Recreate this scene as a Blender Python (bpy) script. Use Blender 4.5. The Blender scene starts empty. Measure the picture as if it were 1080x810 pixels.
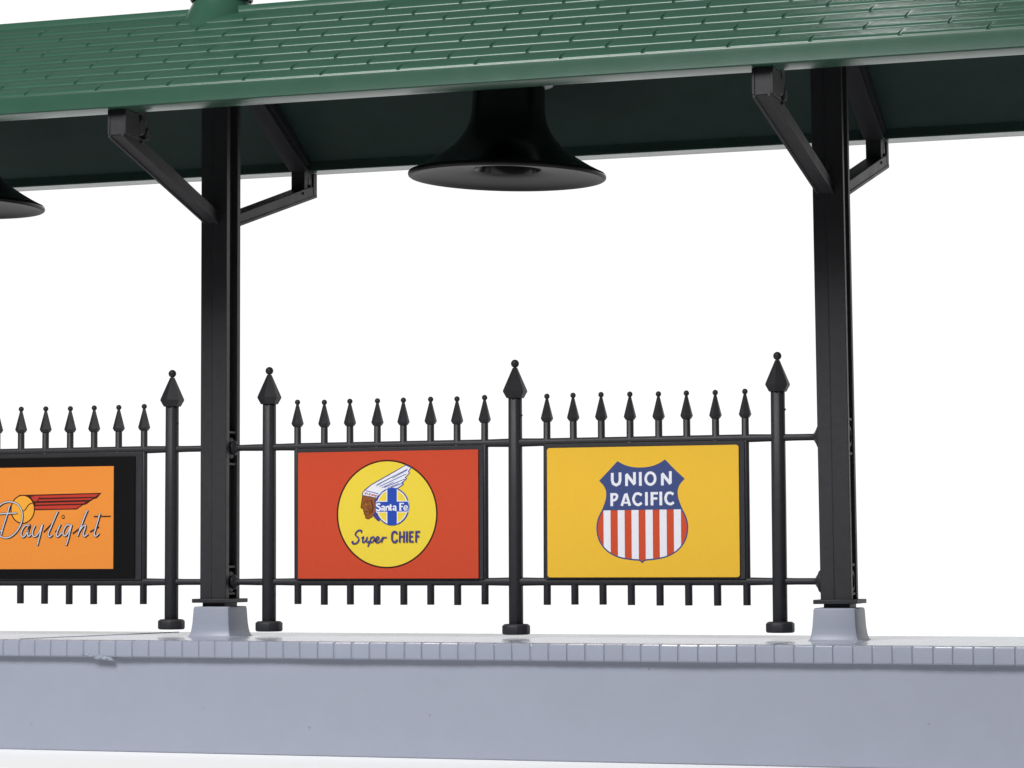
# Close-up of a toy railway station platform (1 unit = 1 cm)
import bpy, bmesh, math, random
from mathutils import Vector, Matrix
from mathutils.geometry import tessellate_polygon
random.seed(7)
scn = bpy.context.scene
scn.unit_settings.system = 'METRIC'
scn.unit_settings.scale_length = 0.01
COL = scn.collection
PI = math.pi

# ------------------------------------------------------------------ helpers
def srgb(r, g, b):
    f = lambda c: (c/255/12.92) if c/255 <= .04045 else ((c/255+.055)/1.055)**2.4
    return (f(r), f(g), f(b), 1)

def material(name, col, rough=.5, spec=.5, grain=0., gscale=60., mottle=0., mscale=1.5, coat=0.,
             rvar=0., streak=0., specks=False):
    m = bpy.data.materials.new(name); m.use_nodes = True
    nt = m.node_tree; N = nt.nodes; L = nt.links
    b = N['Principled BSDF']
    b.inputs['Base Color'].default_value = col
    b.inputs['Roughness'].default_value = rough
    b.inputs['Specular IOR Level'].default_value = spec
    if coat: b.inputs['Coat Weight'].default_value = coat; b.inputs['Coat Roughness'].default_value = .15
    tc = N.new('ShaderNodeTexCoord')
    if mottle:
        n = N.new('ShaderNodeTexNoise'); n.inputs['Scale'].default_value = mscale
        n.inputs['Detail'].default_value = 6; n.inputs['Roughness'].default_value = .65
        L.new(tc.outputs['Object'], n.inputs['Vector'])
        mr = N.new('ShaderNodeMapRange'); mr.inputs['From Min'].default_value = .3; mr.inputs['From Max'].default_value = .7
        mr.inputs['To Min'].default_value = 1-mottle; mr.inputs['To Max'].default_value = 1+mottle
        L.new(n.outputs['Fac'], mr.inputs['Value'])
        mx = N.new('ShaderNodeVectorMath'); mx.operation = 'SCALE'
        mx.inputs[0].default_value = col[:3]
        L.new(mr.outputs['Result'], mx.inputs['Scale'])
        L.new(mx.outputs['Vector'], b.inputs['Base Color'])
    if specks:                                  # a few tiny marks in the moulded plastic
        src = b.inputs['Base Color'].links[0].from_socket
        vo = N.new('ShaderNodeTexVoronoi'); vo.inputs['Scale'].default_value = 1.1
        L.new(tc.outputs['Object'], vo.inputs['Vector'])
        lt = N.new('ShaderNodeMapRange'); lt.inputs['From Min'].default_value = .022; lt.inputs['From Max'].default_value = .040
        lt.inputs['To Min'].default_value = .72; lt.inputs['To Max'].default_value = 1
        L.new(vo.outputs['Distance'], lt.inputs['Value'])
        sc = N.new('ShaderNodeVectorMath'); sc.operation = 'SCALE'
        L.new(src, sc.inputs[0]); L.new(lt.outputs['Result'], sc.inputs['Scale'])
        L.new(sc.outputs['Vector'], b.inputs['Base Color'])
    if rvar:
        n2 = N.new('ShaderNodeTexNoise'); n2.inputs['Scale'].default_value = 2.3; n2.inputs['Detail'].default_value = 5
        L.new(tc.outputs['Object'], n2.inputs['Vector'])
        m2 = N.new('ShaderNodeMapRange'); m2.inputs['To Min'].default_value = rough-rvar; m2.inputs['To Max'].default_value = rough+rvar
        L.new(n2.outputs['Fac'], m2.inputs['Value']); L.new(m2.outputs['Result'], b.inputs['Roughness'])
    if grain:
        n3 = N.new('ShaderNodeTexNoise'); n3.inputs['Scale'].default_value = gscale; n3.inputs['Detail'].default_value = 3
        L.new(tc.outputs['Object'], n3.inputs['Vector'])
        h = n3.outputs['Fac']
        if streak:
            mp = N.new('ShaderNodeMapping'); mp.inputs['Scale'].default_value = (.12, .6, 1.0)
            L.new(tc.outputs['Object'], mp.inputs['Vector'])
            n4 = N.new('ShaderNodeTexNoise'); n4.inputs['Scale'].default_value = 1.4; n4.inputs['Detail'].default_value = 2
            L.new(mp.outputs['Vector'], n4.inputs['Vector'])
            ma = N.new('ShaderNodeMath'); ma.operation = 'MULTIPLY_ADD'
            L.new(n4.outputs['Fac'], ma.inputs[0]); ma.inputs[1].default_value = streak
            L.new(h, ma.inputs[2]); h = ma.outputs[0]
        bp = N.new('ShaderNodeBump'); bp.inputs['Strength'].default_value = grain; bp.inputs['Distance'].default_value = .02
        L.new(h, bp.inputs['Height']); L.new(bp.outputs['Normal'], b.inputs['Normal'])
    return m

def thing(name, label, cat, loc=(0, 0, 0), rot=(0, 0, 0), group=None):
    o = bpy.data.objects.new(name, None); COL.objects.link(o)
    o.empty_display_size = .3
    o.location = loc; o.rotation_euler = rot
    o['label'] = label; o['category'] = cat
    if group: o['group'] = group
    return o

def obj(name, bm, mats, parent=None, smooth=False, bevel=0., seg=2, label=None, recalc=True, ang=35):
    if recalc: bmesh.ops.recalc_face_normals(bm, faces=bm.faces)
    me = bpy.data.meshes.new(name); bm.to_mesh(me); bm.free()
    for m in (mats if isinstance(mats, (list, tuple)) else [mats]): me.materials.append(m)
    if smooth:
        for p in me.polygons: p.use_smooth = True
        me.set_sharp_from_angle(angle=math.radians(ang))
    o = bpy.data.objects.new(name, me); COL.objects.link(o)
    if parent: o.parent = parent
    if bevel:
        md = o.modifiers.new('bevel', 'BEVEL'); md.width = bevel; md.segments = seg
        md.limit_method = 'ANGLE'; md.angle_limit = math.radians(30); md.harden_normals = False
        for p in me.polygons: p.use_smooth = True
        me.set_sharp_from_angle(angle=math.radians(50))
    if label: o['label'] = label
    return o

def children(o): return [c for c in list(bpy.data.objects) if c.parent == o]

def copy_tree(o, parent=None):
    c = o.copy(); COL.objects.link(c); c.parent = parent
    for ch in children(o): copy_tree(ch, c)
    return c

def box(bm, x0, x1, y0, y1, z0, z1):
    v = [bm.verts.new((x, y, z)) for x in (x0, x1) for y in (y0, y1) for z in (z0, z1)]
    for f in ((0, 1, 3, 2), (4, 6, 7, 5), (0, 4, 5, 1), (2, 3, 7, 6), (0, 2, 6, 4), (1, 5, 7, 3)):
        bm.faces.new([v[i] for i in f])

def loft(bm, rings, cap=True):
    R = [[bm.verts.new(p) for p in r] for r in rings]
    n = len(R[0])
    for a, b in zip(R, R[1:]):
        for i in range(n): bm.faces.new((a[i], a[(i+1) % n], b[(i+1) % n], b[i]))
    if cap: bm.faces.new(R[0][::-1]); bm.faces.new(R[-1])

def prism(bm, poly, axis, a, b):
    """poly in the two other axes (in x,y,z order), extruded along axis from a to b"""
    def mk(p, t):
        q = list(p); q.insert(axis, t); return tuple(q)
    loft(bm, [[mk(p, a) for p in poly], [mk(p, b) for p in poly]])

def ring(n, r, z, ph=0., cx=0., cy=0., axis=2, sy=1.):
    out = []
    for i in range(n):
        a = 2*PI*i/n+ph; u = cx+r*math.cos(a); v = cy+r*math.sin(a)*sy
        out.append({2: (u, v, z), 0: (z, u, v), 1: (u, z, v)}[axis])
    return out

def lathe(bm, prof, n=48, cx=0., cy=0., axis=2, ph=0., cap=True):
    loft(bm, [ring(n, r, z, ph, cx, cy, axis) for r, z in prof], cap)

def ball(bm, c, r, n=12):
    m = Matrix.Translation(c)
    bmesh.ops.create_uvsphere(bm, u_segments=n, v_segments=max(6, n*2//3), radius=r, matrix=m)

def beam(bm, p0, p1, wx, h):
    """beam in the YZ plane from p0 to p1 (y,z of the LOWER edge ends, cut vertical), width wx in X, vertical depth h"""
    (y0, z0), (y1, z1) = p0, p1
    prism(bm, [(y0, z0), (y1, z1), (y1, z1+h), (y0, z0+h)], 0, -wx/2, wx/2)

# ------------------------------------------------------------------ materials
M = {}
M['grey'] = material('grey_plastic', (.325, .348, .425, 1), .42, .45, .12, 45, .02, 1.2, rvar=.06, streak=1., specks=True)
M['deck'] = material('grey_plastic_deck', (.330, .354, .432, 1), .20, .5, .03, 30, .03, 1.2, rvar=.06)
M['groove'] = material('groove_shadow_plastic', (.30, .33, .42, 1), .5, .4)
M['black'] = material('black_plastic', (.027, .027, .031, 1), .52, .45, .25, 55, .12, 6, rvar=.08)
M['lamp'] = material('black_lamp_plastic', (.008, .008, .009, 1), .2, .5, .05, 40, .1, 5, rvar=.04)
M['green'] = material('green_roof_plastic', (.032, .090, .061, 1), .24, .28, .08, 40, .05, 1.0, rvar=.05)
M['soffit_shade'] = material('green_roof_inside_shade', (.026, .054, .046, 1), .38, .35, .1, 30, .08, 1.4, rvar=.05)  # roof green darkened, the shade under the roof painted into it
M['vent'] = material('shaded_vent_plastic', (.012, .030, .024, 1), .4, .5, .1, 40, .1, 4)  # vent cap green taken near black, shade of its underside put into the colour
M['lamp_in'] = material('black_lamp_inside', (.012, .010, .013, 1), .5, .32, .1, 40, .1, 5)
M['collar'] = material('grey_washer', (.30, .30, .32, 1), .35, .5)
M['bulb'] = material('dark_bulb', (.02, .02, .02, 1), .2, .6)
M['table'] = material('white_table', (.97, .97, .97, 1), .6, .3, .03, 10)
def ink(name, rgb, mot=.03): return material(name, tuple(min(.93, c*.99) for c in srgb(*rgb)[:3])+(1,), .5, .18, .12, 50, mot*.5, 14)
M['i_red'] = ink('red_print', (205, 76, 48), .05)
M['i_yel'] = ink('yellow_print', (240, 213, 70), .02)
M['i_gold'] = ink('golden_print', (240, 191, 60), .05)
M['i_org'] = ink('orange_print', (238, 146, 62), .05)
M['i_org2'] = ink('light_orange_print', (246, 172, 60))
M['i_blk'] = material('black_print', (.004, .004, .0045, 1), .5, .2)
M['i_dark'] = ink('dark_outline_print', (70, 35, 25))
M['i_navy'] = ink('navy_print', (66, 80, 130))
M['i_blue'] = ink('blue_print', (44, 78, 176))
M['i_wht'] = ink('white_print', (236, 236, 244))
M['i_silver'] = ink('silver_print', (205, 205, 214))
M['i_red2'] = ink('stripe_red_print', (206, 80, 50))
M['i_wing'] = ink('wing_red_print', (196, 62, 50))
M['i_brown'] = ink('brown_print', (146, 88, 44))
M['i_dbrown'] = ink('dark_brown_print', (92, 52, 30))
M['i_violet'] = ink('violet_print', (74, 66, 128))

# ------------------------------------------------------------------ geometry numbers
X0, X1 = -17.2, 21.0           # built length of the station
DF = 3.197                     # half depth of the deck
ZB = -2.55                     # table height
SPAN = 15.0

# ------------------------------------------------------------------ setting: table
bm = bmesh.new(); box(bm, -45, 60, -15, 10, ZB-1.2, ZB)
t = obj('tabletop', bm, M['table'], bevel=.05); t['kind'] = 'structure'

# ------------------------------------------------------------------ platform
plat = thing('station_platform', 'long light grey plastic station platform with notched brick edge, under the fence and columns', 'platform', (0, 0, ZB))
def up(pts): return pts
Z = -ZB                        # local z of deck top
# side walls (hollow skirt)
bm = bmesh.new()
def skirt(s):
    prism(bm, [(s*(DF-.16), .002), (s*(DF-.10), .002), (s*(DF-.155), Z-.36), (s*(DF-.45), Z-.36), (s*(DF-.42), .002)], 0, X0, X1)
skirt(-1); obj('side_wall', bm, M['grey'], plat, bevel=.03)
bm = bmesh.new(); skirt(1); obj('side_wall', bm, M['grey'], plat, bevel=.03)
for xx in (X0, X1-.3):
    bm = bmesh.new(); box(bm, xx, xx+.3, -DF+.46, DF-.46, .002, Z-.37); obj('end_wall', bm, M['grey'], plat, bevel=.02)
# deck with a lip cut by brick joints: profile swept along X with a notch at every joint
bm = bmesh.new()
pitch = .4175
xs = []                        # (x, depth)
k0 = math.floor((X0+.271)/pitch)
x = -.271+k0*pitch
joints = []
while x < X1:
    if x > X0+.1: joints.append(x+random.uniform(-.012, .012))
    x += pitch
gw = .015
xs.append((X0, 0))
for j in joints:
    if j+.05 > X1: break
    w = gw*random.uniform(.7, 1.4)
    xs += [(j-w-.014, 0), (j-w*.4, 1), (j+w*.4, 1), (j+w+.014, 0)]
xs.append((X1, 0))
def deck_prof(d, x):
    g = .024*d
    h = Z-.385
    r = .05
    wob = .008*math.sin(x*.9)+.006*math.sin(x*2.3+1)
    P = []
    P.append((-DF+.12, h)); P.append((-DF+.02+g+wob, h)); P.append((-DF+g+wob, h+.03))
    P.append((-DF+g+wob*.5, Z-r-.01)); P.append((-DF+.018+g*1.2, Z-.018-.012*d)); P.append((-DF+r+.02+g*1.6, Z-.016*d))
    P.append((-DF+.20, Z)); P.append((DF-.20, Z))
    P.append((DF-r-.02-g*1.6, Z-.016*d)); P.append((DF-.018-g*1.2, Z-.018-.012*d)); P.append((DF-g, Z-r-.01))
    P.append((DF-g, h+.03)); P.append((DF-.02-g, h)); P.append((DF-.12, h))
    return P
loft(bm, [[(x, y, z) for y, z in deck_prof(d, x)] for x, d in xs])
obj('deck', bm, M['deck'], plat, smooth=True, ang=30)
# paving strip seam on the deck: thin raised edge running aslant
bm = bmesh.new()
a = Vector((-3.9, -3.05)); b2 = Vector((-.9, 3.0))
a = Vector((-3.73, -2.95)); d = Vector((1.02, 4.7)).normalized(); n = Vector((-d.y, d.x))
p0 = a; p1 = a+d*5.9
loft(bm, [[(p.x+n.x*w, p.y+n.y*w, z) for w, z in ((-.035, Z-.01), (-.02, Z+.016), (.02, Z+.016), (.035, Z-.01))] for p in (p0, p1)])
obj('seam', bm, M['deck'], plat)
# scuffed nick below the lip
bm = bmesh.new()
for i in range(26):
    u = random.random()
    cx = -2.0+.78*u+random.uniform(-.03, .03); cz = -.33-.12*u+random.uniform(-.035, .035)
    r = random.uniform(.016, .045)*(1.3 if .55 < u < .95 else .8)
    bmesh.ops.create_icosphere(bm, subdivisions=1, radius=r*1.15, matrix=Matrix.Translation((cx, -DF+.0+.02*u, Z+cz)) @ Matrix.Diagonal((1.9, .7, .6, 1)) @ Matrix.Rotation(random.random()*3, 4, 'Y'))
obj('scuff', bm, M['grey'], plat)
# pedestals: flared, chamfered blocks
def pedestal(cx):
    bm = bmesh.new()
    prof = [(0, .60, .68), (.02, .565, .645), (.07, .54, .62), (.16, .52, .60), (.32, .50, .58), (.66, .478, .555), (.70, .468, .545), (.715, .448, .525)]
    rings = []
    for z, a, b in prof:
        c = .10 if z < .6 else .09
        rings.append([(cx+x, y, Z+z) for x, y in ((-a, -b+c), (-a+c*.3, -b+c*.3), (-a+c, -b), (a-c, -b), (a-c*.3, -b+c*.3), (a, -b+c), (a, b-c), (a-c*.3, b-c*.3), (a-c, b), (-a+c, b), (-a+c*.3, b-c*.3), (-a, b-c))])
    loft(bm, rings)
    return obj('pedestal', bm, M['grey'], plat, smooth=True, ang=28)
for cx in (-15, .01, 15.05): pedestal(cx)

# ------------------------------------------------------------------ roof
W = 5.594; ZE = 11.873; LW = .72
roof = thing('canopy_roof', 'long green shingled gable roof carried by the black columns above the platform', 'roof', (0, 0, 0))
SL = .553
nrm = Vector((-SL, 1)).normalized()            # (y,z) outward normal of near slope
def slope_pt(Y, h, s):                         # Y measured for near side (negative)
    z = 12.31+SL*(Y+5.4)
    y = Y+h*nrm.x; z = z+h*nrm.y
    return (y*(-s) if s > 0 else y, z)
rows = [-5.40+.512*k for k in range(10)]        # butt edges
offs = [-.52, .43, -.55, .36, -.60, .30, -.62, .25, -.60]
def joint_breaks(k, per=1.81):
    o = offs[k]; xs = []
    x = o+math.floor((X0-o)/per)*per
    while x < X1:
        if x > X0+.2 and x < X1-.6: xs.append(x+random.uniform(-.05, .05))
        x += per
    return xs
for s in (-1, 1):
    bm = bmesh.new()
    # eight courses, each a wedge with slanted joints cut into it
    for k in range(9):
        ya, yb = rows[k], rows[k+1]
        hb = .055
        J = joint_breaks(k)
        cols = [(X0, 0, 0)]
        for j in J:
            cols += [(j-.035, 0, 1), (j-.012, 1, 1), (j+.012, 1, 1), (j+.05, 0, 1)]
        cols.append((X1, 0, 0))
        samp = [(-.014, -.02), (-.012, .25), (0, .5), (.02, .74), (.05, .92), (.09, 1.), (.20, .85), (.40, .5), (.512, .2), (.53, -.05)]
        V = []
        nj = 0
        for (x, g, slant) in cols:
            line = []
            for (dy, hh) in samp:
                fade = max(0., 1-dy/.34)
                h = hb*hh
                if g: h -= .032*min(1, fade*1.6) if fade > 0 else 0
                xx = x+(slant*.12*max(0, dy))
                # the butt edge of every shingle droops a little toward its left joint
                y, z = slope_pt(ya+dy, h, s)
                line.append(bm.verts.new((xx, y, z)))
            V.append(line)
        # small droop: right of every joint the edge hooks downward
        for ci in range(len(V)-1):
            for si in range(len(samp)-1):
                bm.faces.new((V[ci][si], V[ci+1][si], V[ci+1][si+1], V[ci][si+1]))
    bmesh.ops.recalc_face_normals(bm, faces=bm.faces)
    obj('shingled_slope', bm, M['green'], roof)
    # body of that slope: fascia, rounded eave, bright flat lip, smooth upper band
    bm = bmesh.new()
    sec = [(-5.40, 12.30), (-5.535, 12.292), (-5.550, 12.285), (-5.556, 12.270), (-5.559, 12.25), (-5.566, 12.18), (-5.58, 12.02), (-5.598, 11.90), (-5.585, ZE+.008), (-5.55, ZE),
           (-5.555+LW, ZE), (-5.53+LW, ZE+.02), (-5.53+LW, ZE+.24)]
    zi = ZE+.24
    sec += [(-.02, zi+SL*(5.53-LW-.02)), (-.02, 15.10)]
    sec += [(-.45, 12.31+SL*(5.4-.45)-.03), (-1.30, 12.31+SL*(5.4-1.30)), (-5.36, 12.29)]
    poly = [((y*(-s) if s > 0 else y), z) for y, z in sec]
    n = len(poly)
    rings = []
    for i in range(20):
        xx = X0+(X1-X0)*i/19
        rings.append([(xx, y, z) for y, z in poly])
    loft(bm, rings)
    body = obj('roof_panel', bm, [M['green'], M['soffit_shade']], roof, smooth=True, ang=25)
    for p in body.data.polygons:               # inside faces get the darkened green, under-roof shade put into the colour
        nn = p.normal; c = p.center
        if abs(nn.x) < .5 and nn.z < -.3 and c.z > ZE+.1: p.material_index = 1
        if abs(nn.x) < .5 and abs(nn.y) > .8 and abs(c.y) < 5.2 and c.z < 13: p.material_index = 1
# ridge cap
bm = bmesh.new()
cap = [(-.53, 14.97), (-.515, 15.02), (-.465, 15.12), (-.435, 15.15), (-.30, 15.18), (0, 15.20), (.30, 15.18), (.435, 15.15), (.465, 15.12), (.515, 15.02), (.53, 14.97), (0, 14.96)]
loft(bm, [[(X0+(X1-X0)*i/19, y, z) for y, z in cap] for i in range(20)])
obj('ridge_cap', bm, M['green'], roof, smooth=True, ang=40)
# ridge vents over the columns
for cx in (-15, 0, 15):
    bm = bmesh.new()
    loft(bm, [ring(48, r_, z_, 0, cx, 0, 2, q_) for r_, z_, q_ in ((.97, 14.2, 1.75), (.93, 14.45, 1.6), (.87, 14.75, 1.42), (.81, 15.0, 1.24), (.74, 15.2, 1.08), (.69, 15.34, 1), (.66, 15.42, 1))])
    v = obj('vent', bm, M['green'], roof, smooth=True)
    bm = bmesh.new()
    lathe(bm, [(.66, 15.36), (.745, 15.37), (.765, 15.40), (.765, 15.62), (.70, 15.75), (.35, 16.0), (.1, 16.1), (.02, 16.11)], 48, cx, 0)
    obj('vent_cap', bm, M['vent'], v, smooth=True)
    bm = bmesh.new()
    for i in range(18):
        a = 2*PI*i/18
        bmesh.ops.create_icosphere(bm, subdivisions=1, radius=.035, matrix=Matrix.Translation((cx+.70*math.cos(a), .70*math.sin(a), 15.365)))
    obj('vent_bead', bm, M['green'], v)

# ------------------------------------------------------------------ columns
def make_column():
    root = thing('support_column', 'black support column standing on the left pedestal between two fence sections', 'column', (0.0, 0, .715), group='black columns carrying the canopy roof')
    zb = -.715
    z0, z1 = .895+zb, 14.55+zb
    # shaft: channel section, front face stepped
    bm = bmesh.new()
    sec = [(-.36, -.355), (-.045, -.372), (-.03, -.41), (.345, -.41), (.335, -.20), (.17, -.185), (.17, .20), (.335, .215), (.335, .40), (-.345, .40), (-.345, .215), (-.17, .20), (-.17, -.185), (-.345, -.20)]
    loft(bm, [[(x, y, z) for x, y in sec] for z in (z0, 3, 6, 9, z1)])
    sh = obj('shaft', bm, M['black'], root, bevel=.014, seg=2)
    # ring sockets and cross ribs inside the side channels
    for zc in (4.50, 1.30):
        for sx in (-1, 1):
            bm = bmesh.new()
            n = 28
            rr = [(.25, .16), (.25, .285), (.215, .30), (.15, .30), (.13, .27), (.13, .18)]
            loft(bm, [ring(n, r, sx*xv, 0, 0.01, zc+zb, 0) for r, xv in rr])
            obj('socket', bm, M['black'], sh, smooth=True)
    bm = bmesh.new()
    for sx in (-1, 1):
        for zc in (4.12, 4.88, 1.02, 1.66):
            box(bm, min(sx*.16, sx*.31), max(sx*.16, sx*.31), -.19, .205, zc+zb-.025, zc+zb+.025)
        box(bm, min(sx*.165, sx*.20), max(sx*.165, sx*.20), -.03, .03, 4.93+zb, 10+zb)
    obj('channel_rib', bm, M['black'], sh)
    # foot plate and plug
    bm = bmesh.new(); box(bm, -.49, .49, -.53, .53, .805+zb, .90+zb)
    obj('base_plate', bm, M['black'], root, bevel=.012)
    bm = bmesh.new(); box(bm, -.29, .29, -.36, .36, .70+zb, .803+zb)
    obj('plug', bm, M['black'], root, bevel=.01)
    # two brackets: rafter, drop and strut with raised web edges
    for s in (-1, 1):
        bm = bmesh.new()
        P = lambda y, z: (s*y, z+zb)
        # strut
        prism(bm, [P(.39, 9.90), P(5.36, 11.27), P(5.36, 11.55), P(4.70, 11.40), P(.39, 10.18)], 0, -.235, .13 if s < 0 else .2)
        # side flanges give the strut and drop an edge line
        for sx in (-.24, .08 if s < 0 else .15):
            prism(bm, [P(.385, 9.875), P(5.385, 11.25), P(5.385, 11.33), P(.385, 9.955)], 0, sx, sx+.07)
        # drop
        prism(bm, [P(4.66, 11.30), P(5.38, 11.30), P(5.38, 11.868), P(4.66, 11.868)], 0, -.20, .17)
        for sx in (-.245, .15):
            prism(bm, [P(5.18, 11.31), P(5.40, 11.31), P(5.40, 11.866), P(5.18, 11.866)], 0, sx, sx+.06)
        # rafter under the roof skin
        zin = lambda y: ZE+.24+SL*(5.53-LW-y)-.006
        prism(bm, [P(.34, zin(.34)-.62), P(4.66, zin(4.66)-.34), P(4.80, 11.87), P(4.80, zin(4.80)), P(.34, zin(.34))], 0, -.235, .235)
        for sx in (-.30, .20):
            prism(bm, [P(.35, zin(.35)-.46), P(4.66, zin(4.66)-.20), P(4.78, zin(4.78)-.01), P(.35, zin(.35)-.01)], 0, sx, sx+.10)
        br = obj('bracket', bm, M['black'], root, bevel=.01)
        # scroll ornament and rivets at the corner
        bm = bmesh.new()
        sc = ((4.42, 11.62, .20), (4.30, 11.86, .17), (4.10, 11.50, .14)) if s < 0 else ((5.0, 11.62, .13),)
        hx = .13 if s < 0 else .18
        for (yy, zz, r) in sc:
            loft(bm, [ring(18, rr, xv, 0, s*yy, zz+zb, 0) for rr, xv in ((r*.8, -hx), (r, -hx+.03), (r, hx-.03), (r*.8, hx))])
        obj('scroll', bm, M['black'], br, smooth=True)
        for (yy, zz) in ((4.95, 11.50), (4.50, 11.25)):
            bm = bmesh.new(); ball(bm, (.14 if s < 0 else .2, s*yy, zz+zb), .04, 10)
            obj('rivet', bm, M['black'], br, smooth=True)
    return root
col0 = make_column()
c = copy_tree(col0); c.location = (15.07, 0, .715); c.rotation_euler = (0, math.radians(-.45), 0)
for ch in children(c):
    if ch.name.startswith('bracket'):
        near = sum(v.co.y for v in ch.data.vertices) < 0
        ch.rotation_euler = (0, 0, math.radians(-2.6 if near else -.9))
c['label'] = 'black support column standing on the right pedestal, at the right end of the fence'
c = copy_tree(col0); c.location = (-15, 0, .715)
c['label'] = 'black support column beyond the left end of the platform fence'

# ------------------------------------------------------------------ lamps
def make_lamp():
    root = thing('hanging_lamp', 'black bell shaped lamp hanging from the roof between the two columns', 'lamp', (7.36, -.1, 10.66), (math.radians(0), math.radians(1.5), 0), group='black bell lamps under the canopy')
    R = 2.29
    bm = bmesh.new()
    prof = [(.84, 2.30), (.845, 1.95), (.86, 1.55), (.90, 1.32), (.98, 1.12), (1.10, .93), (1.27, .74), (1.48, .57), (1.74, .40), (2.0, .25), (2.17, .165), (2.24, .13), (2.28, .115), (2.305, .085), (2.31, .045), (2.30, .01), (2.27, -.012), (2.21, -.01),
            (2.10, .03), (1.7, .09), (1.2, .14), (.92, .165), (.80, .20), (.74, .34), (.72, .9), (.66, 1.4), (.55, 1.5), (.02, 1.52)]
    lathe(bm, prof, 96)
    sh = obj('lamp_shade', bm, [M['lamp'], M['lamp_in']], root, smooth=True, ang=50)
    for q in sh.data.polygons:
        rr = math.hypot(q.center.x, q.center.y)
        if q.normal.z < -.2 and rr < 2.33 and q.center.z < .25: q.material_index = 1
    bm = bmesh.new()
    lathe(bm, [(.60, 2.295), (.60, 2.5), (.34, 2.62), (.30, 4.05)], 32)
    obj('stem', bm, M['lamp'], root, smooth=True)
    bm = bmesh.new(); loft(bm, [ring(40, r, z, 0, .17, .05) for r, z in ((.80, 2.17), (.85, 2.18), (.85, 2.24), (.80, 2.25))])
    obj('collar', bm, M['collar'], root, smooth=True)
    bm = bmesh.new()
    ball(bm, (0, 0, .98), .28, 20); lathe(bm, [(.2, 1.18), (.2, 1.5)], 20)
    obj('bulb', bm, M['bulb'], root, smooth=True)
    return root
l0 = make_lamp()
l1 = copy_tree(l0); l1.location = (-7.38, -.1, 10.66)
l1['label'] = 'black bell shaped lamp at the left edge of the photo, only its rim showing'
bm = bmesh.new(); lathe(bm, [(.09, -.28), (.12, -.24), (.12, -.02), (.14, .2)], 16, 1.18, -.6)
obj('nub', bm, M['lamp'], l1, smooth=True)

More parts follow.
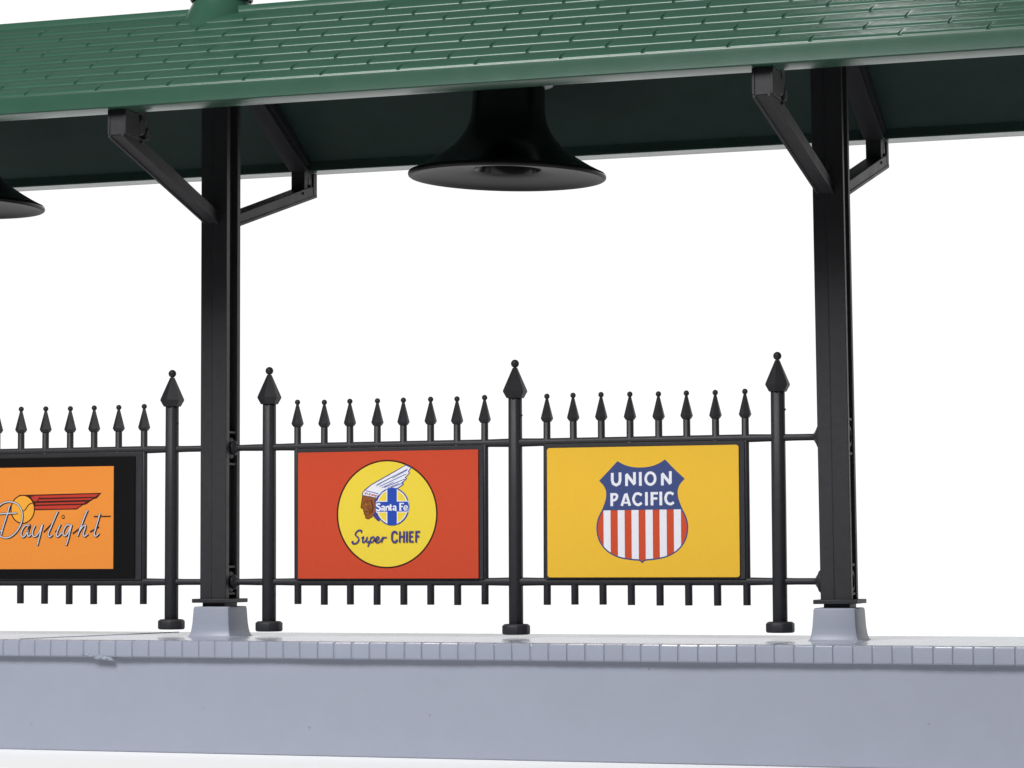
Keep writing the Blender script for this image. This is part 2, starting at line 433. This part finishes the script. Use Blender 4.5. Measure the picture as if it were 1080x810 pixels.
# ------------------------------------------------------------------ fences
RZ1, RZ2 = 1.296, 4.502
def oct_ring(r, z, cx=0, cy=0, n=8, ph=PI/8): return ring(n, r, z, ph, cx, cy)
def post_mesh(foot, main=True):
    bm = bmesh.new()
    if main:
        r = .157
        loft(bm, [oct_ring(r, foot+.2), oct_ring(r, 3.0), oct_ring(r*.97, 5.56)])
        return bm
def make_fence():
    root = thing('fence_section', '', 'fence', (0, 0, .12), group='black spearhead fence sections between the columns')
    zb = -.12
    px = [1.2854, 7.5, SPAN-1.2854]; feet = [.12, .08, .156]
    for x, ft in zip(px, feet):
        bm = bmesh.new()
        r = .170
        loft(bm, [oct_ring(r, ft+.1+zb, x), oct_ring(r, 3.+zb, x), oct_ring(r*.96, 5.56+zb, x)])
        po = obj('post', bm, M['black'], root, bevel=.012, seg=1)
        bm = bmesh.new()
        R = .29
        loft(bm, [ring(6, rr, z+zb, PI/2, x, 0) for rr, z in ((.205, 5.535), (R, 5.685), (R*.98, 5.72), (.055, 6.24))])
        ball(bm, (x, 0, 6.335+zb), .095, 16)
        obj('spearhead', bm, M['black'], po, smooth=True, ang=20)
        bm = bmesh.new()
        loft(bm, [oct_ring(rr, z+zb, x) for rr, z in ((.295, ft), (.325, ft+.03), (.325, ft+.20), (.27, ft+.245))])
        obj('foot', bm, M['black'], po, bevel=.006, seg=1)
        bm = bmesh.new()
        ball(bm, (x+.165, -.02, random.choice((5.13, 1.0, 4.0))+zb), .026, 8)
        obj('burr', bm, M['black'], po, smooth=True)
    for zr in (RZ1, RZ2):
        bm = bmesh.new()
        pts = [.36, .58, 1.0, 1.28, 1.6, 2.0, 4.4, 6.9, 7.3, 7.5, 7.7, 8.1, 10.6, 13.1, 13.5, 13.7, 14.1, 14.4, 14.62]
        rr = []
        for x in pts:
            h = .097 if 1.7 < x < 13.3 else .080
            if .9 < x < 1.7 or 13.3 < x < 14.1 or 7.2 < x < 7.8: h += .008
            rr.append(ring(8, h, x, PI/8, 0, zr+zb, 0))
        loft(bm, rr)
        obj('rail', bm, M['black'], root, bevel=.01, seg=1)
        for s, xe in ((-1, .345), (1, SPAN-.30)):
            bm = bmesh.new()
            q = [(.27, 0), (.275, .03), (.235, .085), (.19, .10), (.10, .16), (.08, .17)] if s == 1 else [(.17, 0), (.17, .05), (.1, .1), (.08, .14)]
            loft(bm, [ring(28, r, (xe-d if s == 1 else xe+d), 0, 0, zr+zb, 0) for r, d in q])
            obj('end_disc', bm, M['black'], root, smooth=True)
    pxs = [7.5-.7553-.6723*i for i in range(8)]+[7.5+.7553+.6723*i for i in range(8)]
    proto = None
    for x in pxs:
        if proto is None:
            bm = bmesh.new()
            loft(bm, [oct_ring(rr, z+zb) for rr, z in ((.088, .76), (.088, 3), (.085, 4.99))])
            proto = obj('picket', bm, M['black'], root, bevel=.008, seg=1)
            bm = bmesh.new()
            loft(bm, [ring(6, rr, z+zb, PI/2) for rr, z in ((.104, 4.97), (.148, 5.04), (.142, 5.065), (.032, 5.50))])
            ball(bm, (0, 0, 5.555+zb), .066, 12)
            obj('picket_tip', bm, M['black'], proto, smooth=True, ang=20)
            p = proto
        else:
            p = copy_tree(proto, root)
        p.location = (x, random.uniform(-.008, .008), random.uniform(-.012, .012))
        p.rotation_euler = (0, math.radians(random.uniform(-.25, .25)), 0)
    # plates the signs are fixed to
    for a, b in ((2.04, 6.745), (8.26, 12.96)):
        bm = bmesh.new(); box(bm, a, b, -.115, -.070, RZ1+.05+zb, RZ2-.05+zb)
        obj('sign_plate', bm, M['black'], root, bevel=.01)
    return root
f0 = make_fence()
f0['label'] = 'black spearhead fence section between the two columns, behind the red sign and the yellow sign'
f1 = copy_tree(f0); f1.location = (-SPAN, 0, .12)
pl = sorted((ch for ch in children(f1) if ch.name.startswith('sign_plate')), key=lambda o_: min(v.co.x for v in o_.data.vertices))
bpy.data.objects.remove(pl[0])
f1['label'] = 'black spearhead fence section left of the left column, behind the black and orange sign'

# ------------------------------------------------------------------ sign printing
class Print:
    """flat inked shapes on a sign; each shape sits a hair above the one before"""
    def __init__(s, conv, y0):
        s.c = conv; s.y = y0; s.parts = {}
    def layer(s):
        s.y -= .0003
        return s.y
    def _bm(s, part, mat):
        if part not in s.parts: s.parts[part] = (bmesh.new(), [])
        bm, ms = s.parts[part]
        if mat not in ms: ms.append(mat)
        return bm, ms.index(mat)
    def poly(s, part, mat, pts):
        bm, mi = s._bm(part, mat); y = s.layer()
        P = [s.c(*p) for p in pts]
        V = [bm.verts.new((x, y, z)) for x, z in P]
        for t in tessellate_polygon([[Vector((x, z, 0)) for x, z in P]]):
            try: f = bm.faces.new([V[i] for i in t])
            except ValueError: continue
            f.material_index = mi
            f.normal_update()
            if f.normal.y > 0: f.normal_flip()
    def stroke(s, part, mat, pts, w, smooth=False, closed=False, taper=None):
        if smooth: pts = catmull(pts, closed)
        bm, mi = s._bm(part, mat); y = s.layer()
        n = len(pts); L = []; 
        for i in range(n):
            a = pts[i-1] if (i > 0 or closed) else pts[i]
            b = pts[(i+1) % n] if (i < n-1 or closed) else pts[i]
            p = pts[i]
            d1 = Vector((p[0]-a[0], p[1]-a[1])); d2 = Vector((b[0]-p[0], b[1]-p[1]))
            if d1.length < 1e-6: d1 = d2
            if d2.length < 1e-6: d2 = d1
            d1.normalize(); d2.normalize()
            n1 = Vector((-d1.y, d1.x)); n2 = Vector((-d2.y, d2.x)); m = n1+n2
            if m.length < .3: m = n1
            m.normalize(); k = min(1/max(.35, m.dot(n1)), 2.2)
            hw = w/2*k
            if taper: hw *= taper(i/(n-1))
            q0 = s.c(p[0]+m.x*hw, p[1]+m.y*hw); q1 = s.c(p[0]-m.x*hw, p[1]-m.y*hw)
            L.append((bm.verts.new((q0[0], y, q0[1])), bm.verts.new((q1[0], y, q1[1]))))
        if closed: L.append(L[0])
        for (a0, a1), (b0, b1) in zip(L, L[1:]):
            f = bm.faces.new((a0, a1, b1, b0)); f.material_index = mi; f.normal_update()
            if f.normal.y > 0: f.normal_flip()
    def build(s, parent):
        for name, (bm, ms) in s.parts.items():
            obj(name, bm, [M[m] for m in ms], parent, recalc=False)

def catmull(P, closed=False, n=6):
    out = []
    m = len(P)
    for i in range(m if closed else m-1):
        g = lambda j: P[j % m] if closed else P[max(0, min(m-1, j))]
        p0, p1, p2, p3 = g(i-1), g(i), g(i+1), g(i+2)
        for k in range(n):
            t = k/n
            out.append(tuple(.5*((2*p1[a])+(-p0[a]+p2[a])*t+(2*p0[a]-5*p1[a]+4*p2[a]-p3[a])*t*t+(-p0[a]+3*p1[a]-3*p2[a]+p3[a])*t**3) for a in (0, 1)))
    if not closed: out.append(tuple(P[-1]))
    return out
def ell(cx, cy, rx, ry, n=72, a0=0, a1=2*PI):
    return [(cx+rx*math.cos(a0+(a1-a0)*i/n), cy+ry*math.sin(a0+(a1-a0)*i/n)) for i in range(n)]

def board(parent, x0, x1, z0, z1, y0, y1, mat, name='board', r=.02):
    pts = []
    for cx, cz, a in ((x1-r, z1-r, 0), (x0+r, z1-r, PI/2), (x0+r, z0+r, PI), (x1-r, z0+r, 3*PI/2)):
        for i in range(5): pts.append((cx+r*math.cos(a+i*PI/8), cz+r*math.sin(a+i*PI/8)))
    bm = bmesh.new(); prism(bm, pts, 1, y0, y1)
    return obj(name, bm, M[mat], parent, bevel=.005, seg=1)

SY = -.152                                       # front face of the sign boards
G = 'railway signs on the platform fence'
# --- sign 1: red with the round yellow medallion
s1 = thing('railway_sign', 'red sign with a yellow round badge reading Santa Fe Super CHIEF, on the fence', 'sign', (4.368, 0, 1.37), group=G)
board(s1, -2.27, 2.27, 0, 2.985, SY, -.118, 'i_red')
# medallion pixels of the print artwork -> sign coordinates
def c1(x, y):
    u = (x-397)/307*1.2673
    return (u-.03+.025, 2.880-1.37-(y-418)/330*1.2673)
p = Print(c1, SY)
p.poly('medallion', 'i_dark', ell(397, 418, 308, 331, 96))
p.poly('medallion', 'i_yel', ell(397, 418, 298, 321, 96))
# feathers
p.poly('headdress', 'i_navy', [(243, 302), (247, 284), (262, 266), (300, 236), (400, 181), (514, 118), (549, 136), (532, 163), (541, 168), (514, 198), (522, 204), (496, 228), (502, 240), (470, 262), (350, 306), (336, 326)])
p.poly('headdress', 'i_wht', [(250, 300), (252, 287), (266, 272), (302, 242), (402, 187), (513, 124), (541, 138), (524, 164), (533, 168), (505, 199), (514, 203), (486, 229), (494, 236), (466, 257), (348, 300), (334, 318)])
for a, b in (((338, 238), (524, 146)), ((352, 250), (514, 176)), ((380, 256), (508, 206)), ((420, 258), (500, 228)), ((270, 274), (345, 294))):
    p.stroke('headdress', 'i_blue', [a, b], 4.5)
for i, xx in enumerate((268, 290, 311, 329)):
    p.poly('headdress', 'i_red2', ell(xx, 291+i*5, 6, 6, 8))
    p.stroke('headdress', 'i_violet', [(xx+8, 284+i*5), (xx+12, 300+i*5)], 3)
# face
p.poly('face', 'i_brown', [(250, 303), (246, 330), (243, 352), (240, 376), (252, 384), (259, 388), (256, 398), (261, 404), (258, 412), (266, 424), (268, 440), (284, 446), (306, 434), (322, 426), (334, 400), (336, 322), (300, 309)])
p.stroke('face', 'i_dbrown', [(250, 305), (246, 330), (242, 354), (239, 377), (256, 388), (255, 399), (261, 405), (258, 413), (266, 426), (268, 441), (284, 447), (308, 434)], 5)
p.stroke('face', 'i_dbrown', [(262, 340), (282, 336), (290, 342)], 5)
p.stroke('face', 'i_dbrown', [(262, 404), (282, 400)], 4)
p.stroke('face', 'i_dbrown', [(276, 372), (292, 396), (290, 420)], 5, True)
p.stroke('face', 'i_dbrown', [(300, 330), (312, 372), (306, 410)], 8, True)
p.poly('face', 'i_violet', [(322, 330), (336, 322), (338, 400), (356, 458), (344, 462), (318, 436), (312, 424), (326, 404)])
for a, b in (((330, 246), (430, 192)), ((366, 258), (440, 222)), ((402, 258), (470, 232)), ((430, 200), (520, 152))):
    p.stroke('headdress', 'i_violet', [a, b], 2.2)
p.stroke('headdress', 'i_navy', [(250, 302), (334, 319)], 3.5)
p.stroke('face', 'i_gold', [(266, 352), (274, 358)], 3)
p.stroke('face', 'i_dbrown', [(256, 352), (270, 348), (278, 354)], 4)
p.stroke('face', 'i_dbrown', [(284, 362), (300, 388), (298, 414)], 3, True)
p.stroke('face', 'i_dbrown', [(268, 422), (280, 424)], 3)
# roundel
p.poly('roundel', 'i_blue', ell(431, 373, 103, 115, 64))
p.poly('roundel', 'i_yel', ell(431, 373, 96, 108, 64))
p.stroke('roundel', 'i_wht', ell(431, 373, 92, 104, 64), 5, closed=True)
def barv(x0, x1, rx, ry, cx, cy):
    h0 = ry*math.sqrt(max(0, 1-((x0-cx)/rx)**2)); h1 = ry*math.sqrt(max(0, 1-((x1-cx)/rx)**2))
    return [(x0, cy-h0), (cx, cy-ry), (x1, cy-h1), (x1, cy+h1), (cx, cy+ry), (x0, cy+h0)]
p.poly('roundel', 'i_wht', barv(396, 464, 99, 111, 431, 373))
p.poly('roundel', 'i_wht', [(333, 338), (529, 338), (533, 373), (529, 409), (333, 409), (329, 373)])
p.poly('roundel', 'i_blue', barv(401, 459, 99, 111, 431, 373))
p.poly('roundel', 'i_blue', [(336, 343), (526, 343), (533, 373), (526, 404), (336, 404), (329, 373)])
# "Santa Fe"
W8 = 10
def st(pts, sm=False, w=W8): p.stroke('roundel_lettering', 'i_wht', pts, w, sm)
st([(358, 360), (350, 355), (339, 358), (338, 368), (350, 375), (358, 384), (352, 395), (340, 394), (334, 388)], True)          # S
st([(366, 374), (376, 370), (383, 376), (382, 396), (388, 395)], True, 8); st([(382, 382), (368, 385), (368, 394), (382, 391)], True, 7)   # a
st([(394, 370), (394, 397)], w=9); st([(397, 376), (406, 371), (411, 378), (411, 397)], True, 9)                                   # n
st([(421, 358), (421, 392), (428, 396)], w=9); st([(414, 372), (431, 371)], w=6)                                                   # t
st([(436, 374), (446, 370), (453, 376), (452, 396), (459, 395)], True, 8); st([(452, 382), (438, 385), (438, 394), (452, 391)], True, 7)   # a
st([(480, 353), (480, 397)], w=11); st([(474, 355), (503, 355)], w=7); st([(483, 374), (497, 373)], w=7); st([(473, 396), (490, 396)], w=5)  # F
st([(505, 384), (523, 381), (519, 370), (508, 371), (503, 384), (508, 395), (524, 392)], True, 7)                                  # e
# "Super"
def sv(pts, sm=True, w=8): p.stroke('lettering', 'i_violet', pts, w, sm)
sv([(240, 530), (243, 518), (226, 516), (209, 530), (207, 545), (222, 560), (226, 576), (212, 594), (192, 597), (185, 588), (194, 583)], w=9)
sv([(243, 566), (256, 556), (249, 580), (254, 590), (268, 580), (279, 558)]); sv([(280, 556), (273, 582), (282, 590), (291, 580)])
sv([(303, 556), (293, 590), (281, 616)]); sv([(296, 572), (314, 556), (322, 566), (311, 587), (294, 590)])
sv([(323, 584), (342, 574), (350, 561), (340, 556), (329, 572), (331, 589), (346, 591), (362, 578)])
sv([(362, 576), (376, 557)], False); sv([(377, 556), (365, 591)], False); sv([(369, 574), (382, 561), (398, 562)])
# "CHIEF"
def sb(pts, sm=False, w=11): p.stroke('lettering', 'i_violet', pts, w, sm)
sb([(460, 541), (455, 529), (441, 527), (431, 540), (430, 572), (439, 588), (453, 587), (461, 573)], True, 12)
sb([(478, 524), (476, 592)]); sb([(503, 523), (501, 592)]); sb([(478, 556), (501, 556)], w=10)
sb([(521, 523), (519, 592)], w=12)
sb([(539, 523), (537, 591)]); sb([(541, 528), (561, 528)], w=10); sb([(540, 555), (557, 555)], w=10); sb([(540, 586), (561, 586)], w=10)
sb([(577, 522), (575, 591)]); sb([(579, 527), (600, 526)], w=10); sb([(578, 555), (595, 554)], w=10)
p.build(s1)

# --- sign 2: golden with the striped shield
s2 = thing('railway_sign', 'golden yellow sign with a striped shield reading UNION PACIFIC, on the fence', 'sign', (10.578, 0, 1.39), group=G)
board(s2, -2.262, 2.262, 0, 2.965, SY, -.118, 'i_gold', r=.06)
def c2(x, y):
    u = (x-392)*.003868*.992+.006
    return (u-.008, 2.96-(y-1-.0035*(x-392))*.003712)
p = Print(c2, SY)
top = catmull([(245, 92), (285, 115), (340, 130), (392, 133), (445, 128), (495, 112), (535, 88)])
rside = catmull([(648, 202), (620, 235), (607, 275), (612, 325), (634, 383), (660, 440), (669, 500), (655, 570), (610, 632), (540, 672), (460, 688), (410, 693), (392, 706)])
lside = [(784-x, y+(3 if y < 400 else 0)) for x, y in rside]
lside = lside[::-1]
outline = top+[(590, 146)]+rside+lside[1:]+[(190, 150)]
p.stroke('shield', 'i_navy', outline, 10, closed=True)
p.poly('shield', 'i_red2', [q for q in outline])
# white stripes
def bot(x):
    if x > 392: xs_ = [(a, b) for a, b in rside if b > 480]
    else: xs_ = [(784-a, b) for a, b in rside if b > 480]
    xs_.sort()
    for (a, b), (c_, d_) in zip(xs_, xs_[1:]):
        if a <= x <= c_: return b+(d_-b)*(x-a)/max(1e-6, c_-a)
    return 480
for a, b in ((155, 198), (243, 285), (328, 371), (414, 458), (500, 543), (587, 630)):
    n = 8
    p.poly('shield', 'i_wht', [(a, 385), (b, 385)]+[(b+(a-b)*i/n, bot(b+(a-b)*i/n)-4) for i in range(n+1)])
# blue field
rs = [q for q in rside if q[1] <= 385]; ls = [q for q in lside if q[1] <= 388]
p.poly('shield', 'i_navy', top+[(590, 146)]+rs+[(634, 387), (152, 387)]+ls+[(190, 150)])
p.stroke('shield', 'i_navy', outline, 7, closed=True)
def su(pts, sm=False, w=17): p.stroke('lettering', 'i_wht', pts, w, sm)
su([(211, 158), (211, 205), (217, 224), (235, 233), (253, 224), (259, 205), (259, 156)])
su([(299, 240), (299, 170)]); su([(297, 166), (349, 232)], w=18); su([(348, 228), (348, 156)])
su([(384, 156), (384, 240)])
p.stroke('lettering', 'i_wht', ell(446, 197, 29, 36, 28), 16, closed=True)
su([(519, 240), (519, 170)]); su([(517, 166), (569, 232)], w=18); su([(568, 228), (568, 154)])
su([(207, 362), (207, 282)]); su([(214, 290), (232, 290), (240, 301), (232, 321), (214, 327)], True, 15)
su([(268, 361), (292, 290)], w=16); su([(296, 284), (318, 361)], w=16); su([(276, 342), (312, 342)], w=11)
su([(392, 298), (372, 287), (352, 293), (341, 321), (352, 348), (372, 356), (392, 344)], True, 16)
su([(421, 279), (421, 361)])
su([(455, 279), (455, 361)]); su([(462, 287), (492, 287)], w=15); su([(462, 319), (488, 319)], w=14)
su([(509, 278), (509, 361)])
su([(586, 296), (570, 286), (548, 291), (538, 319), (548, 346), (570, 354), (588, 343)], True, 16)
p.build(s2)

# --- sign 3: black frame, orange field, wing and script
s3 = thing('railway_sign', 'black sign with an orange field, red wing and Daylight script, left of the left column', 'sign', (-4.474, 0, 1.40), group=G)
board(s3, -2.27, 2.27, 0, 2.945, SY, -.118, 'i_blk')
def c3(x, y):
    u = -5.872+x*.004548
    return (u+4.46, 4.10-1.40-(y-72-.012*(x-683)*-1*0)*.003985)
p = Print(c3, SY)
p.poly('field', 'i_org', [(683, 69), (683, 695), (-55, 695), (-55, 69)])
def wing(*pts):
    p.poly('wing', 'i_dark', [q for q in pts])
wing((110, 238), (612, 231), (585, 264), (560, 272), (522, 300), (500, 306), (463, 332), (190, 334), (150, 300))
for a in ([(185, 245), (594, 238), (574, 255), (240, 257)], [(205, 268), (560, 263), (542, 273), (212, 277)], [(214, 290), (520, 285), (503, 295), (212, 299)], [(210, 308), (492, 304), (460, 325), (206, 326)]):
    p.poly('wing', 'i_wing', a)
p.poly('sun', 'i_dark', ell(135, 327, 75, 90, 48))
p.poly('sun', 'i_org2', ell(135, 327, 68, 83, 48))
p.poly('wing', 'i_wing', [(185, 250), (245, 252), (225, 280), (200, 276)])
p.stroke('wing', 'i_dark', [(240, 252), (215, 285), (175, 296), (150, 330), (125, 342)], 6, True)
strokes = [
    [(-70, 430), (-30, 330), (10, 290), (55, 279), (105, 296), (132, 345), (128, 410), (95, 468), (50, 500), (8, 496), (-12, 470), (10, 455)],
    [(56, 302), (40, 360), (18, 430), (5, 482)],
    [(-40, 356), (20, 352), (100, 349)],
    [(178, 432), (158, 424), (138, 445), (127, 478), (136, 498), (152, 488), (170, 455), (180, 428), (168, 470), (172, 494), (190, 480)],
    [(212, 426), (198, 462), (200, 490), (218, 492), (240, 462), (254, 424)], [(258, 420), (246, 470), (236, 510), (226, 550)],
    [(350, 340), (330, 385), (308, 440), (292, 480), (300, 498), (318, 484)],
    [(364, 424), (350, 458), (342, 488), (352, 496), (374, 474)],
    [(428, 430), (410, 424), (392, 444), (382, 476), (392, 492), (408, 478), (430, 428)], [(434, 424), (424, 465), (413, 512), (401, 550)],
    [(528, 336), (508, 385), (488, 440), (470, 494)], [(478, 470), (500, 436), (516, 428), (514, 450), (504, 480), (512, 496), (532, 480)],
    [(604, 356), (592, 400), (578, 450), (570, 482), (580, 496), (598, 478)],
]
for s_ in strokes:                                # ink shadow, outline, silver line
    p.stroke('lettering', 'i_blk', [(x+5, y+5) for x, y in s_], 7, True)
for a, b in (((265, 470), (320, 410)), ((335, 470), (372, 425)), ((440, 480), (505, 430)), ((545, 470), (598, 440))):
    p.stroke('lettering', 'i_dark', [a, b], 9)
p.stroke('lettering', 'i_dark', [(566, 376), (668, 375)], 7)
p.poly('lettering', 'i_dark', ell(382, 376, 10, 12, 16)); p.poly('lettering', 'i_org2', ell(382, 376, 5, 6, 12))
for s_ in strokes: p.stroke('lettering', 'i_dark', s_, 12, True)
for s_ in strokes: p.stroke('lettering', 'i_silver', s_, 7, True)
p.build(s3)

# ------------------------------------------------------------------ camera
cam = bpy.data.cameras.new('camera'); co = bpy.data.objects.new('camera', cam); COL.objects.link(co)
Fp, yaw, pit, rol = 2768.56, .33019097, .06520706, -.00438549
fw = Vector((-math.sin(yaw)*math.cos(pit), math.cos(yaw)*math.cos(pit), math.sin(pit)))
r = Vector((math.cos(yaw), math.sin(yaw), 0)); u = r.cross(fw)
r2 = r*math.cos(rol)+u*math.sin(rol); u2 = u*math.cos(rol)-r*math.sin(rol)
m = Matrix((r2, u2, -fw)).transposed().to_4x4(); m.translation = Vector((27.11154, -57.43949, 1.89965))
co.matrix_world = m
cam.sensor_width = 36; cam.lens = Fp/1080*36; cam.clip_start = 1; cam.clip_end = 2000
scn.camera = co

# ------------------------------------------------------------------ light
w = bpy.data.worlds.new('World'); scn.world = w; w.use_nodes = True
nt = w.node_tree; bg = nt.nodes['Background']
tc = nt.nodes.new('ShaderNodeTexCoord'); sp = nt.nodes.new('ShaderNodeSeparateXYZ'); mr = nt.nodes.new('ShaderNodeMapRange')
mr.interpolation_type = 'SMOOTHSTEP'
mr.inputs['From Min'].default_value = .5; mr.inputs['From Max'].default_value = .75
mr.inputs['To Min'].default_value = 0; mr.inputs['To Max'].default_value = 1
L_ = nt.links
L_.new(tc.outputs['Generated'], sp.inputs[0]); L_.new(sp.outputs['Y'], mr.inputs['Value'])
ab = nt.nodes.new('ShaderNodeMath'); ab.operation = 'ABSOLUTE'; L_.new(sp.outputs['Z'], ab.inputs[0])
m2 = nt.nodes.new('ShaderNodeMapRange'); m2.interpolation_type = 'SMOOTHSTEP'
m2.inputs['From Min'].default_value = .32; m2.inputs['From Max'].default_value = .55
m2.inputs['To Min'].default_value = 1; m2.inputs['To Max'].default_value = 0
L_.new(ab.outputs[0], m2.inputs['Value'])
mu = nt.nodes.new('ShaderNodeMath'); mu.operation = 'MULTIPLY'; L_.new(mr.outputs['Result'], mu.inputs[0]); L_.new(m2.outputs['Result'], mu.inputs[1])
ma = nt.nodes.new('ShaderNodeMath'); ma.operation = 'MULTIPLY_ADD'; L_.new(mu.outputs[0], ma.inputs[0]); ma.inputs[1].default_value = 1.0; ma.inputs[2].default_value = .045
bg.inputs['Color'].default_value = (1, 1, 1, 1)
L_.new(ma.outputs[0], bg.inputs['Strength'])

def area(name, loc, target, sx, sy, power, col=(1, 1, 1)):
    l = bpy.data.lights.new(name, 'AREA'); l.shape = 'RECTANGLE'; l.size = sx; l.size_y = sy; l.energy = power; l.color = col
    o = bpy.data.objects.new(name, l); COL.objects.link(o); o.location = loc
    o.rotation_euler = (Vector(target)-Vector(loc)).to_track_quat('-Z', 'Y').to_euler()
    return o
area('key_softbox', (-8, -48, 55), (6, 0, 3), 32, 22, 55000)
area('front_softbox', (10, -62, 46), (7, 0, 3), 30, 12, 4500)
area('top_strip', (6.5, 36, 62), (13, -3, 12), 1.2, 20, 1300)

scn.render.engine = 'CYCLES'
scn.view_settings.view_transform = 'Standard'; scn.view_settings.look = 'None'
scn.view_settings.exposure = 0; scn.view_settings.gamma = 1
